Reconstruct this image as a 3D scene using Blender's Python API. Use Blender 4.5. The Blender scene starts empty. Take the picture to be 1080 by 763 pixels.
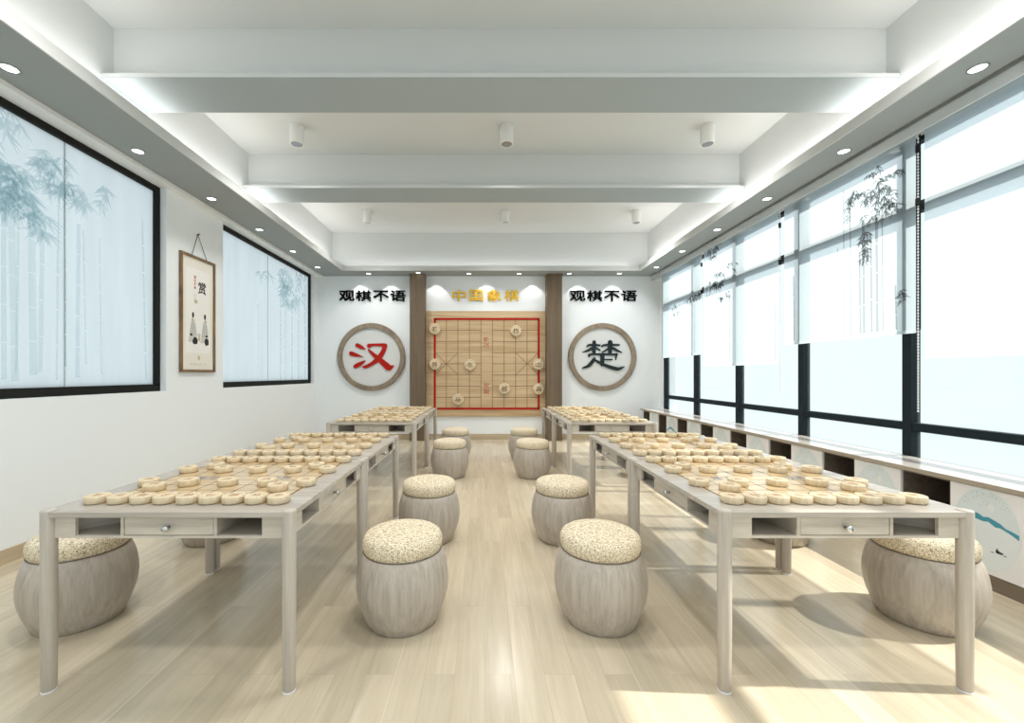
import bpy, math, random
from mathutils import Vector, Matrix
random.seed(7)
S = bpy.context.scene
COL = S.collection
PI = math.pi
R = math.radians

# ------------------------------------------------------------------ materials
def new_mat(name):
    m = bpy.data.materials.new(name); m.use_nodes = True
    nt = m.node_tree
    return m, nt, nt.nodes, nt.links, nt.nodes['Principled BSDF']

def plain(name, col, rough=.6, metal=0., spec=.5, bump=0., bscale=60.):
    m, nt, N, L, b = new_mat(name)
    b.inputs['Base Color'].default_value = (*col, 1); b.inputs['Roughness'].default_value = rough
    b.inputs['Metallic'].default_value = metal; b.inputs['Specular IOR Level'].default_value = spec
    tc = N.new('ShaderNodeTexCoord'); no = N.new('ShaderNodeTexNoise'); no.inputs['Scale'].default_value = bscale
    L.new(tc.outputs['Object'], no.inputs['Vector'])
    if bump:
        bp = N.new('ShaderNodeBump'); bp.inputs['Strength'].default_value = bump; bp.inputs['Distance'].default_value = .002
        L.new(no.outputs['Fac'], bp.inputs['Height']); L.new(bp.outputs['Normal'], b.inputs['Normal'])
    return m

def wood(name, c1, c2, scale=(1, 1, 1), rough=.45, fine=60., spec=.4, bump=.08, coat=0.):
    """streaky grain: noise stretched by the mapping scale, in object coordinates"""
    m, nt, N, L, b = new_mat(name)
    tc = N.new('ShaderNodeTexCoord'); mp = N.new('ShaderNodeMapping'); mp.inputs['Scale'].default_value = scale
    L.new(tc.outputs['Object'], mp.inputs['Vector'])
    n1 = N.new('ShaderNodeTexNoise'); n1.inputs['Scale'].default_value = fine; n1.inputs['Detail'].default_value = 6; n1.inputs['Roughness'].default_value = .65
    n2 = N.new('ShaderNodeTexNoise'); n2.inputs['Scale'].default_value = fine * .22; n2.inputs['Detail'].default_value = 3; n2.inputs['Distortion'].default_value = 1.2
    L.new(mp.outputs['Vector'], n1.inputs['Vector']); L.new(mp.outputs['Vector'], n2.inputs['Vector'])
    ad = N.new('ShaderNodeMath'); ad.operation = 'ADD'; L.new(n1.outputs['Fac'], ad.inputs[0]); L.new(n2.outputs['Fac'], ad.inputs[1])
    hf = N.new('ShaderNodeMath'); hf.operation = 'MULTIPLY'; hf.inputs[1].default_value = .5; L.new(ad.outputs[0], hf.inputs[0])
    r = N.new('ShaderNodeValToRGB'); r.color_ramp.elements[0].position = .36; r.color_ramp.elements[1].position = .64
    r.color_ramp.elements[0].color = (*c1, 1); r.color_ramp.elements[1].color = (*c2, 1)
    L.new(hf.outputs[0], r.inputs['Fac']); L.new(r.outputs['Color'], b.inputs['Base Color'])
    b.inputs['Roughness'].default_value = rough; b.inputs['Specular IOR Level'].default_value = spec
    if coat:
        b.inputs['Coat Weight'].default_value = coat; b.inputs['Coat Roughness'].default_value = .06
    if bump:
        bp = N.new('ShaderNodeBump'); bp.inputs['Strength'].default_value = bump; bp.inputs['Distance'].default_value = .002
        L.new(hf.outputs[0], bp.inputs['Height']); L.new(bp.outputs['Normal'], b.inputs['Normal'])
    return m

def floor_mat():
    m, nt, N, L, b = new_mat('pale_oak_planks')
    tc = N.new('ShaderNodeTexCoord')
    mp = N.new('ShaderNodeMapping'); mp.inputs['Rotation'].default_value = (0, 0, R(90)); mp.inputs['Location'].default_value = (.37, .385, 0)
    L.new(tc.outputs['Object'], mp.inputs['Vector'])
    def brick(w, h, off, mortar):
        br = N.new('ShaderNodeTexBrick'); br.inputs['Scale'].default_value = 1; br.inputs['Brick Width'].default_value = w; br.inputs['Row Height'].default_value = h
        br.inputs['Mortar Size'].default_value = mortar; br.inputs['Mortar Smooth'].default_value = .2; br.offset = off
        br.inputs['Color1'].default_value = (0, 0, 0, 1); br.inputs['Color2'].default_value = (1, 1, 1, 1); br.inputs['Mortar'].default_value = (.5, .5, .5, 1)
        L.new(mp.outputs['Vector'], br.inputs['Vector']); return br
    br = brick(1.45, .13, .37, .0012)
    big = brick(40, 1.04, 0, .0022)
    mp2 = N.new('ShaderNodeMapping'); mp2.inputs['Scale'].default_value = (1, .07, 1); L.new(tc.outputs['Object'], mp2.inputs['Vector'])
    # shift the grain per plank
    ad = N.new('ShaderNodeVectorMath'); ad.operation = 'ADD'
    sc = N.new('ShaderNodeVectorMath'); sc.operation = 'SCALE'; sc.inputs['Scale'].default_value = 7
    L.new(br.outputs['Color'], sc.inputs[0]); L.new(sc.outputs[0], ad.inputs[1]); L.new(mp2.outputs['Vector'], ad.inputs[0])
    n1 = N.new('ShaderNodeTexNoise'); n1.inputs['Scale'].default_value = 34; n1.inputs['Detail'].default_value = 7; n1.inputs['Roughness'].default_value = .6; n1.inputs['Distortion'].default_value = .6
    n2 = N.new('ShaderNodeTexNoise'); n2.inputs['Scale'].default_value = 6; n2.inputs['Detail'].default_value = 3; n2.inputs['Distortion'].default_value = 1.6
    L.new(ad.outputs[0], n1.inputs['Vector']); L.new(ad.outputs[0], n2.inputs['Vector'])
    mx = N.new('ShaderNodeMix'); mx.data_type = 'FLOAT'; mx.inputs[0].default_value = .5
    L.new(n1.outputs['Fac'], mx.inputs[2]); L.new(n2.outputs['Fac'], mx.inputs[3])
    rp = N.new('ShaderNodeValToRGB'); e = rp.color_ramp.elements
    e[0].position = .32; e[0].color = (.475, .40, .285, 1); e[1].position = .68; e[1].color = (.61, .53, .405, 1)
    L.new(mx.outputs[0], rp.inputs['Fac'])
    hs = N.new('ShaderNodeHueSaturation')
    vr = N.new('ShaderNodeMapRange'); vr.inputs['To Min'].default_value = .92; vr.inputs['To Max'].default_value = 1.09
    L.new(br.outputs['Color'], vr.inputs['Value']); L.new(vr.outputs['Result'], hs.inputs['Value']); L.new(rp.outputs['Color'], hs.inputs['Color'])
    m1 = N.new('ShaderNodeMix'); m1.data_type = 'RGBA'; m1.inputs['B'].default_value = (.33, .26, .17, 1)
    f1 = N.new('ShaderNodeMath'); f1.operation = 'MULTIPLY'; f1.inputs[1].default_value = .35; L.new(br.outputs['Fac'], f1.inputs[0]); L.new(f1.outputs[0], m1.inputs['Factor'])
    L.new(hs.outputs['Color'], m1.inputs['A'])
    m2 = N.new('ShaderNodeMix'); m2.data_type = 'RGBA'; m2.inputs['B'].default_value = (.72, .63, .48, 1)
    f2 = N.new('ShaderNodeMath'); f2.operation = 'MULTIPLY'; f2.inputs[1].default_value = .7; L.new(big.outputs['Fac'], f2.inputs[0]); L.new(f2.outputs[0], m2.inputs['Factor'])
    L.new(m1.outputs['Result'], m2.inputs['A']); L.new(m2.outputs['Result'], b.inputs['Base Color'])
    b.inputs['Roughness'].default_value = .21; b.inputs['Specular IOR Level'].default_value = .5
    bp = N.new('ShaderNodeBump'); bp.inputs['Strength'].default_value = .05; bp.inputs['Distance'].default_value = .002
    L.new(n1.outputs['Fac'], bp.inputs['Height']); L.new(bp.outputs['Normal'], b.inputs['Normal'])
    return m

def tweed_mat():
    m, nt, N, L, b = new_mat('tweed_fabric')
    tc = N.new('ShaderNodeTexCoord')
    def ns(sc, scale):
        mp = N.new('ShaderNodeMapping'); mp.inputs['Scale'].default_value = sc; L.new(tc.outputs['Object'], mp.inputs['Vector'])
        n = N.new('ShaderNodeTexNoise'); n.inputs['Scale'].default_value = scale; n.inputs['Detail'].default_value = 2; L.new(mp.outputs['Vector'], n.inputs['Vector']); return n
    a = ns((1, 1, .3), 260); c = ns((.4, .4, 1.3), 230)
    mu = N.new('ShaderNodeMath'); mu.operation = 'ADD'; L.new(a.outputs['Fac'], mu.inputs[0]); L.new(c.outputs['Fac'], mu.inputs[1])
    h = N.new('ShaderNodeMath'); h.operation = 'MULTIPLY'; h.inputs[1].default_value = .5; L.new(mu.outputs[0], h.inputs[0])
    rp = N.new('ShaderNodeValToRGB'); e = rp.color_ramp.elements
    e[0].position = .38; e[0].color = (.22, .165, .10, 1); e[1].position = .60; e[1].color = (.88, .80, .64, 1)
    q = e.new(.46); q.color = (.60, .50, .345, 1)
    L.new(h.outputs[0], rp.inputs['Fac']); L.new(rp.outputs['Color'], b.inputs['Base Color'])
    b.inputs['Roughness'].default_value = .95; b.inputs['Specular IOR Level'].default_value = .1
    bp = N.new('ShaderNodeBump'); bp.inputs['Strength'].default_value = .5; bp.inputs['Distance'].default_value = .003
    L.new(h.outputs[0], bp.inputs['Height']); L.new(bp.outputs['Normal'], b.inputs['Normal'])
    return m

def sheet_mat(name, col, clear, trans, tint=(1, 1, 1), gloss=0., streak=0.):
    """thin see-through sheet: part clear, part light-spreading, part matt"""
    m, nt, N, L, b = new_mat(name); N.remove(b); out = N['Material Output']
    T = N.new('ShaderNodeBsdfTransparent'); T.inputs['Color'].default_value = (*tint, 1)
    tr = N.new('ShaderNodeBsdfTranslucent'); df = N.new('ShaderNodeBsdfDiffuse')
    tc = N.new('ShaderNodeTexCoord'); mp = N.new('ShaderNodeMapping'); mp.inputs['Scale'].default_value = (1, 1, .12)
    L.new(tc.outputs['Object'], mp.inputs['Vector'])
    no = N.new('ShaderNodeTexNoise'); no.inputs['Scale'].default_value = 9; no.inputs['Detail'].default_value = 5; L.new(mp.outputs['Vector'], no.inputs['Vector'])
    rp = N.new('ShaderNodeValToRGB'); rp.color_ramp.elements[0].position = .3; rp.color_ramp.elements[1].position = .7
    rp.color_ramp.elements[0].color = (*[c * (1 - streak) for c in col], 1); rp.color_ramp.elements[1].color = (*col, 1)
    L.new(no.outputs['Fac'], rp.inputs['Fac'])
    L.new(rp.outputs['Color'], tr.inputs['Color']); L.new(rp.outputs['Color'], df.inputs['Color'])
    m1 = N.new('ShaderNodeMixShader'); m1.inputs[0].default_value = trans; L.new(df.outputs[0], m1.inputs[1]); L.new(tr.outputs[0], m1.inputs[2])
    m2 = N.new('ShaderNodeMixShader'); m2.inputs[0].default_value = clear; L.new(m1.outputs[0], m2.inputs[1]); L.new(T.outputs[0], m2.inputs[2])
    last = m2
    if gloss:
        g = N.new('ShaderNodeBsdfGlossy'); g.inputs['Roughness'].default_value = .05
        m3 = N.new('ShaderNodeMixShader'); m3.inputs[0].default_value = gloss; L.new(m2.outputs[0], m3.inputs[1]); L.new(g.outputs[0], m3.inputs[2]); last = m3
    L.new(last.outputs[0], out.inputs['Surface'])
    return m

def emit(name, col, strength):
    m, nt, N, L, b = new_mat(name)
    b.inputs['Base Color'].default_value = (.9, .9, .9, 1)
    b.inputs['Emission Color'].default_value = (*col, 1); b.inputs['Emission Strength'].default_value = strength
    return m

M = {}
M['wall'] = plain('white_paint', (.85, .885, .905), .85, bump=.02)
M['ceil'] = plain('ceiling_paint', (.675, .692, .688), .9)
M['beamshade'] = plain('beam_underside_shade', (.365, .41, .425), .85)  # ceiling paint darkened: shade under the beams put into the colour
M['soffit'] = plain('soffit_shaded_paint', (.33, .355, .352), .85)  # shade on the lowered border's underside put into the colour
M['lip'] = plain('lip_paint', (.60, .615, .605), .85)  # same border, kept lighter for the inner edge the room lights directly
M['floor'] = floor_mat()
M['black'] = plain('black_frame_metal', (.010, .010, .009), .6, spec=.2)
M['teal'] = plain('dark_teal_metal', (.010, .018, .022), .6, spec=.15)
M['skirt'] = wood('skirting_oak', (.46, .37, .25), (.58, .48, .34), (.1, .1, 1), .5, 30)
M['kick'] = wood('brown_plinth', (.16, .125, .09), (.23, .185, .135), (1, .06, 1), .5, 40)
M['pillar'] = wood('smoked_brown_wood', (.125, .086, .053), (.185, .135, .088), (1, 1, .04), .55, 70)
M['ring'] = wood('ring_wood', (.19, .145, .10), (.35, .28, .205), (1, 1, .5), .5, 25)
M['table'] = wood('grey_ash_wood', (.44, .39, .325), (.62, .565, .49), (.09, .09, 1), .34, 55, coat=.25)
M['leg'] = wood('grey_ash_upright', (.40, .355, .30), (.57, .515, .45), (1, 1, .05), .38, 60, coat=.15)
M['top'] = wood('grey_ash_lacquer', (.37, .33, .285), (.50, .455, .40), (.08, 1, 1), .26, 50, spec=.3, bump=.0)
M['stool'] = wood('stool_grey_wood', (.36, .31, .26), (.51, .455, .395), (1, 1, .055), .42, 75, coat=.1)
M['board'] = wood('chessboard_veneer', (.52, .37, .20), (.66, .51, .32), (.08, 1, 1), .2, 40, spec=.4, bump=0)
M['line'] = plain('printed_dark_line', (.05, .045, .045), 1., spec=0)
M['blueink'] = plain('printed_river_script', (.12, .17, .24), 1., spec=0)
M['piece'] = wood('pale_boxwood', (.58, .455, .285), (.75, .64, .46), (1, 1, .25), .55, 90, spec=.25)
M['ink'] = plain('engraved_ink', (.30, .21, .13), .6)
M['redink'] = plain('engraved_red_ink', (.42, .24, .14), .6)
M['tweed'] = tweed_mat()
M['steel'] = plain('brushed_steel', (.62, .63, .64), .25, 1.)
M['foot'] = plain('pale_foot_pad', (.8, .8, .82), .4)
M['counter'] = wood('counter_ash', (.44, .41, .375), (.56, .525, .49), (1, .07, 1), .22, 40, coat=.4, bump=0)
M['edge'] = wood('counter_edge', (.29, .24, .18), (.40, .34, .27), (1, .07, 1), .45, 40)
M['cubby'] = wood('dark_cubby_wood', (.10, .08, .06), (.17, .14, .11), (1, .1, 1), .6, 40)
M['door'] = plain('white_door_lacquer', (.76, .75, .745), .35)
M['paint'] = plain('print_pale_grey', (.64, .70, .705), .5)
M['paint2'] = plain('print_mist', (.70, .745, .75), .5)
M['speck'] = plain('print_speckle', (.20, .26, .27), .5)
M['moon'] = plain('print_moon', (.72, .74, .73), .5)
M['hill'] = plain('print_teal_hill', (.05, .28, .36), .5)
M['boat'] = plain('print_boat_ink', (.05, .08, .09), .5)
M['wb'] = wood('wall_board_wood', (.46, .315, .17), (.66, .50, .31), (.05, 1, 1), .5, 26)
M['wbl'] = plain('engraved_brown_line', (.22, .12, .06), .6)
M['red'] = plain('vermilion_lacquer', (.43, .016, .009), .75, spec=.15)
M['dullred'] = plain('faded_red_paint', (.42, .10, .06), .6)
M['darkchar'] = plain('slate_grey_lacquer', (.020, .030, .033), .7, spec=.15)
M['blackchar'] = plain('black_acrylic', (.006, .006, .006), 1., spec=0)
M['gold'] = plain('gold_acrylic', (.86, .53, .035), .5)
M['disc'] = plain('ring_backing', (.70, .71, .70), .7)
M['scrollframe'] = wood('scroll_frame_wood', (.12, .07, .035), (.30, .19, .10), (1, 1, .2), .5, 60)
M['paper'] = plain('rice_paper', (.88, .865, .83), .9, bump=.05)
M['paper2'] = plain('cream_mount', (.84, .805, .72), .9)
M['inkwash'] = plain('ink_wash_grey', (.62, .62, .59), .9)
M['inkmid'] = plain('ink_mid_grey', (.28, .28, .27), .9)
M['inkblack'] = plain('ink_black', (.02, .02, .02), .9)
M['seal'] = plain('seal_red', (.55, .12, .06), .9)
M['tan'] = plain('tan_wash', (.60, .50, .33), .9)
M['white'] = plain('white_fixture', (.86, .86, .85), .4)
M['pelmet'] = plain('pelmet_paint', (.62, .67, .70), .6)
M['chrome'] = plain('chrome_reflector', (.45, .45, .45), .2, 1.)
M['lamp'] = emit('lamp_disc', (1, .98, .94), 6)
M['frost'] = sheet_mat('frosted_glass', (.765, .80, .81), 0., .92, streak=.07)
M['leafprint'] = sheet_mat('blue_bamboo_print', (.60, .73, .765), .58, .9)
M['stemprint'] = sheet_mat('blue_stem_print', (.62, .73, .755), .62, .9)
M['seam'] = plain('pane_joint', (.40, .47, .48), .5)
M['blind'] = sheet_mat('sheer_blind_cloth', (.80, .90, .945), .42, .85, gloss=.03, streak=.03)
M['blindink'] = sheet_mat('grey_bamboo_print', (.10, .095, .085), .32, .8)
M['blindstem'] = sheet_mat('pale_bamboo_print', (.20, .19, .18), .46, .8)
M['blindfaint'] = sheet_mat('faint_bamboo_print', (.30, .29, .28), .68, .8)
M['glass'] = sheet_mat('clear_glass', (.9, .97, .98), .97, .5, tint=(.985, .997, 1), gloss=.03)

# ------------------------------------------------------------------ mesh building
class MB:
    def __init__(s): s.v = []; s.f = []; s.m = []; s.sm = []
    def face(s, idx, mi=0, sm=False): s.f.append(tuple(idx)); s.m.append(mi); s.sm.append(sm)
    def box(s, x0, x1, y0, y1, z0, z1, mi=0, bev=0.):
        b = len(s.v)
        if not bev:
            for z in (z0, z1):
                for x, y in ((x0, y0), (x1, y0), (x1, y1), (x0, y1)): s.v.append((x, y, z))
            for q in ((3, 2, 1, 0), (4, 5, 6, 7), (0, 1, 5, 4), (1, 2, 6, 5), (2, 3, 7, 6), (3, 0, 4, 7)): s.face([b + i for i in q], mi)
            return s
        # chamfered box: 24 vertices
        c = bev; X = (x0, x1); Y = (y0, y1); Z = (z0, z1); ids = {}
        for ix in (0, 1):
            for iy in (0, 1):
                for iz in (0, 1):
                    sx = 1 if ix == 0 else -1; sy = 1 if iy == 0 else -1; sz = 1 if iz == 0 else -1
                    for ax in range(3):
                        p = [X[ix] + sx * c * (ax != 0), Y[iy] + sy * c * (ax != 1), Z[iz] + sz * c * (ax != 2)]
                        ids[(ix, iy, iz, ax)] = len(s.v); s.v.append(tuple(p))
        cyc = ((0, 0), (1, 0), (1, 1), (0, 1))
        for d in (0, 1):
            s.face([ids[(d, a, b_, 0)] for a, b_ in cyc][::(1 if d else -1)], mi)
            s.face([ids[(a, d, b_, 1)] for a, b_ in cyc][::(-1 if d else 1)], mi)
            s.face([ids[(a, b_, d, 2)] for a, b_ in cyc][::(1 if d else -1)], mi)
        for a in (0, 1):
            for b_ in (0, 1):
                s.face([ids[(0, a, b_, 1)], ids[(1, a, b_, 1)], ids[(1, a, b_, 2)], ids[(0, a, b_, 2)]], mi)
                s.face([ids[(a, 0, b_, 0)], ids[(a, 1, b_, 0)], ids[(a, 1, b_, 2)], ids[(a, 0, b_, 2)]], mi)
                s.face([ids[(a, b_, 0, 0)], ids[(a, b_, 1, 0)], ids[(a, b_, 1, 1)], ids[(a, b_, 0, 1)]], mi)
                for e in (0, 1): 
                    s.face([ids[(a, b_, e, 0)], ids[(a, b_, e, 1)], ids[(a, b_, e, 2)]], mi)
        return s
    def lathe(s, prof, n=32, mi=0, cx=0, cy=0, mis=None, smooth=True):
        b = len(s.v); k = len(prof)
        for r, z in prof:
            for i in range(n):
                a = 2 * PI * i / n; s.v.append((cx + r * math.cos(a), cy + r * math.sin(a), z))
        for j in range(k - 1):
            for i in range(n):
                s.face((b + j * n + i, b + j * n + (i + 1) % n, b + (j + 1) * n + (i + 1) % n, b + (j + 1) * n + i), mis[j] if mis else mi, smooth)
        if prof[0][0] > 1e-6: s.face([b + i for i in range(n)][::-1], mi)
        if prof[-1][0] > 1e-6: s.face([b + (k - 1) * n + i for i in range(n)], mis[-1] if mis else mi)
        return s
    def poly(s, pts, mi=0):
        b = len(s.v); s.v += [tuple(p) for p in pts]; s.face(range(b, b + len(pts)), mi); return s
    def prism(s, pts2, f0, f1, mi=0):
        """pts2 closed outline; f0/f1 map (u, v) to back and front points"""
        b = len(s.v); n = len(pts2)
        s.v += [tuple(f0(*p)) for p in pts2] + [tuple(f1(*p)) for p in pts2]
        s.face([b + i for i in range(n)][::-1], mi); s.face([b + n + i for i in range(n)], mi)
        for i in range(n): s.face((b + i, b + (i + 1) % n, b + n + (i + 1) % n, b + n + i), mi)
        return s
    def build(s, name, mats, parent=None, loc=None, fix=True):
        me = bpy.data.meshes.new(name); me.from_pydata(s.v, [], s.f)
        for mt in (mats if isinstance(mats, (list, tuple)) else [mats]): me.materials.append(mt)
        me.polygons.foreach_set('material_index', s.m); me.polygons.foreach_set('use_smooth', s.sm)
        if fix:
            import bmesh
            bm = bmesh.new(); bm.from_mesh(me); bmesh.ops.remove_doubles(bm, verts=bm.verts, dist=1e-6); bmesh.ops.recalc_face_normals(bm, faces=bm.faces); bm.to_mesh(me); bm.free()
        me.update()
        o = bpy.data.objects.new(name, me); COL.objects.link(o)
        if parent: o.parent = parent
        if loc: o.location = loc
        return o

def tag(o, label=None, cat=None, group=None, kind=None):
    if label: o['label'] = label
    if cat: o['category'] = cat
    if group: o['group'] = group
    if kind: o['kind'] = kind
    return o
def empty(name, loc=(0, 0, 0), label=None, cat=None, group=None, kind=None):
    o = bpy.data.objects.new(name, None); COL.objects.link(o); o.location = loc; o.empty_display_size = .1
    return tag(o, label, cat, group, kind)
def copy_tree(o, parent=None):
    c = o.copy(); COL.objects.link(c); c.parent = parent
    for ch in [x for x in bpy.data.objects if x.parent == o]: copy_tree(ch, c)
    return c
def struct(mb, name, mats, label=None):
    o = mb.build(name, mats); o['kind'] = 'structure'
    if label: o['label'] = label
    return o
def text_mesh(body, size=1., extrude=.02, offset=0., sx=1., sy=1.):
    c = bpy.data.curves.new('glyph', 'FONT'); c.body = body; c.size = size; c.extrude = extrude; c.offset = offset; c.resolution_u = 2
    c.align_x = 'CENTER'; c.align_y = 'CENTER'
    o = bpy.data.objects.new('glyph', c); COL.objects.link(o)
    dg = bpy.context.evaluated_depsgraph_get(); dg.update()
    me = bpy.data.meshes.new_from_object(o.evaluated_get(dg))
    bpy.data.objects.remove(o); bpy.data.curves.remove(c)
    xs = [v.co.x for v in me.vertices]; ys = [v.co.y for v in me.vertices]
    cx, cy = (min(xs) + max(xs)) / 2, (min(ys) + max(ys)) / 2
    for v in me.vertices: v.co = ((v.co.x - cx) * sx, (v.co.y - cy) * sy, v.co.z)
    return me
def obj(name, me, mat, parent=None, mtx=None):
    me.materials.clear(); me.materials.append(mat)
    o = bpy.data.objects.new(name, me); COL.objects.link(o)
    if parent: o.parent = parent
    if mtx: o.matrix_local = mtx
    return o
FACE_CAM = Matrix.Rotation(R(90), 4, 'X')            # text stood up on the far wall, read from the room

# ------------------------------------------------------------------ room dimensions
CAMZ = 1.31
XL, XR, YB, YF = -3.31, 3.60, 8.41, -1.2
SOF, LIP = 3.29, 3.38
CEIL = 4.07

# floor, ceilings
struct(MB().box(XL - .4, XR + .1, YF, YB + .3, -.1, 0), 'floor', M['floor'], 'pale oak plank floor')
struct(MB().box(XL - .4, XR, YF, YB + .3, CEIL, CEIL + .1), 'ceiling', M['ceil'], 'white raised ceiling')
LI, RI, BI = -2.69, 2.985, 7.956      # inner edges of the lowered border
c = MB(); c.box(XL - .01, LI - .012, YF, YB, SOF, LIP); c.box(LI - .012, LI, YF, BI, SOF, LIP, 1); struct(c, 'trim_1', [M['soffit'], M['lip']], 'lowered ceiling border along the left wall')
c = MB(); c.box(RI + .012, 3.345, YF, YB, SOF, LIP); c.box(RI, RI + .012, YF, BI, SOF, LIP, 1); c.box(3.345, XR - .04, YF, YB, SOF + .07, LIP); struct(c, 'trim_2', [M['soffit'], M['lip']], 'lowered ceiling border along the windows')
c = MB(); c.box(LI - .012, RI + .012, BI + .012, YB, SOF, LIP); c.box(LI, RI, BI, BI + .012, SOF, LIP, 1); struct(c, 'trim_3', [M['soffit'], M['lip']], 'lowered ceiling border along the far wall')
c = MB(); c.box(XL - .4, -2.95, YF, YB, LIP, CEIL); struct(c, 'trim_4', M['ceil'], 'upper cove wall, left')
c = MB(); c.box(3.21, XR, YF, YB, LIP, CEIL); struct(c, 'trim_5', M['ceil'], 'upper cove wall, right')
c = MB(); c.box(-2.95, 3.21, 8.15, YB, LIP, CEIL); struct(c, 'trim_6', M['ceil'], 'upper cove wall, far side')
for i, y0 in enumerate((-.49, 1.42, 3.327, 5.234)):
    c = MB(); c.box(-2.95, 3.21, y0, y0 + .316, 3.632, CEIL + .01); c.box(-2.95, 3.21, y0 - .114, y0 + .316, 3.600, 3.632); c.box(-2.95, 3.21, y0 - .113, y0 + .316, 3.596, 3.600, 1)  # thin bottom skin carries the painted underside shade
    struct(c, f'trim_{7 + i}', [M['ceil'], M['beamshade']], 'white ceiling beam')

# far wall
struct(MB().box(XL - .4, XR + .3, YB, YB + .2, 0, CEIL), 'wall_back', M['wall'], 'white far wall')
struct(MB().box(-3.30, -1.47, YB - .015, YB, 0, .11), 'baseboard_back', M['skirt'])
struct(MB().box(-1.15, 1.25, YB - .015, YB, 0, .11), 'baseboard_back_middle', M['skirt'])
struct(MB().box(1.56, XR - .03, YB - .015, YB, 0, .11), 'baseboard_back_right', M['skirt'])

# left wall with two window openings
WZ0, WZ1 = 1.135, 3.255
W1 = (.2, 4.355); W2 = (5.30, 8.15)
c = MB()
for y0, y1 in ((YF, W1[0]), (W1[1], W2[0]), (W2[1], YB)): c.box(XL - .2, XL, y0, y1, WZ0, WZ1)
c.box(XL - .2, XL, YF, YB, 0, WZ0); c.box(XL - .2, XL, YF, YB, WZ1, CEIL)
struct(c, 'wall_left', M['wall'], 'white wall with two frosted windows')
struct(MB().box(XL, XL + .085, YF, YB, 3.255, SOF), 'trim_12', M['white'], 'white cornice strip')
struct(MB().box(XL, XL + .015, YF, YB - .015, 0, .10), 'baseboard_left', M['skirt'])

# ------------------------------------------------------------------ bamboo prints (u along the wall, v up)
def leaf(mb, P, u, v, ang, ln, w, mi=0):
    d = (math.cos(ang), math.sin(ang)); n = (-d[1], d[0]); pts = []
    for t, k in ((0, 0), (.25, 1), (.6, .75), (1, 0), (.6, -.75), (.25, -1)):
        pts.append(P(u + d[0] * ln * t + n[0] * w * k / 2, v + d[1] * ln * t + n[1] * w * k / 2))
    mb.poly(pts, mi)
def leaves(mb, P, u, v, ru, rv, n, ln=.13, rng=random, mi=0):
    for _ in range(n):
        a = rng.random() * 2 * PI; r = math.sqrt(rng.random())
        uu, vv = u + math.cos(a) * ru * r, v + math.sin(a) * rv * r
        for k in range(rng.randint(3, 5)):
            leaf(mb, P, uu, vv, R(rng.uniform(-165, -15)), ln * rng.uniform(.6, 1.1), ln * .13, mi)
def stem(mb, P, u0, v0, u1, v1, w, rng=random, mi=0):
    n = max(3, int(abs(v1 - v0) / .24))
    for k in range(n):
        t0, t1 = k / n, (k + .965) / n
        a = (u0 + (u1 - u0) * t0, v0 + (v1 - v0) * t0); b = (u0 + (u1 - u0) * t1, v0 + (v1 - v0) * t1)
        mb.poly([P(a[0] - w / 2, a[1]), P(a[0] + w / 2, a[1]), P(b[0] + w * .46, b[1]), P(b[0] - w * .46, b[1])], mi)

def left_window(name, y0, y1, seams, prints, label):
    f = MB(); X0, X1 = XL - .125, XL - .065; z0, z1 = WZ0, WZ1; t = .058
    f.box(X0, X1, y0, y1, z0, z0 + t + .015); f.box(X0, X1, y0, y1, z1 - t, z1)
    f.box(X0, X1, y0, y0 + t, z0 + t, z1 - t); f.box(X0, X1, y1 - t, y1, z0 + t, z1 - t)
    w = struct(f, name, M['black'], label)
    xs = [y0 + t] + list(seams) + [y1 - t]
    xp = XL - .095
    for a, b in zip(xs, xs[1:]):
        p = MB().poly([(xp, a + .003, z0 + t), (xp, b - .003, z0 + t), (xp, b - .003, z1 - t), (xp, a + .003, z1 - t)]).build('frosted_pane', M['frost'], w)
        tag(p, 'pale blue frosted glass pane with faint bamboo')
    for s_ in seams: MB().box(xp - .008, xp + .002, s_ - .004, s_ + .004, z0 + t, z1 - t).build('pane_joint', M['seam'], w)
    rng = random.Random(len(name) + int(y0 * 10)); P = lambda u, v: (xp + .003, u, v)
    for i, it in enumerate(prints):
        P = lambda u, v: (xp + .003 + .0002 * i, u, v); q = MB()
        if it[0] == 's': stem(q, P, *it[1:], rng=rng); tag(q.build('bamboo_stem_print', M['stemprint'], w, fix=False), 'faint blue bamboo stem print')
        else: leaves(q, P, *it[1:], rng=rng); tag(q.build('bamboo_leaf_print', M['leafprint'], w, fix=False), 'faint blue bamboo leaf print')
def yl(px): return 440 * (-XL + .09) / (510 - px)
def vl(px, py): return CAMZ + (395 - py) / (510 - px) * (-XL + .09)
pr = []
for px, w, top in ((4, .035, 200), (12, .05, 215), (33, .055, 215), (45, .035, 240), (20, .02, 205), (62, .018, 215), (68, .016, 215), (83, .035, 235), (88, .015, 240), (105, .012, 250), (150, .02, 230), (-12, .05, 200), (-40, .04, 190)):
    y = yl(px); pr.append(('s', y + random.uniform(-.02, .05), 1.25 + random.uniform(0, .15), y, vl(px, top), w))
for px, py, ru, rv, n in ((8, 190, .14, .22, 60), (-14, 175, .16, .25, 50), (28, 205, .10, .16, 30), (45, 235, .07, .12, 16), (58, 180, .12, .16, 20), (66, 196, .08, .08, 10), (85, 205, .06, .10, 12), (48, 172, .1, .05, 8), (108, 205, .08, .10, 8), (5, 125, .1, .1, 8)):
    pr.append(('l', yl(px), vl(px, py), ru, rv, n, .15))
left_window('window_1', W1[0], W1[1], (1.0, 2.2, 3.39), pr, 'large frosted window nearest the front')
pr = []
for px, w, top in ((296, .05, 310), (301, .03, 320), (308, .05, 315), (315, .04, 320), (322, .06, 300), (272, .02, 320)):
    y = yl(px); pr.append(('s', y, 1.22, y, vl(px, top), w))
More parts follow.
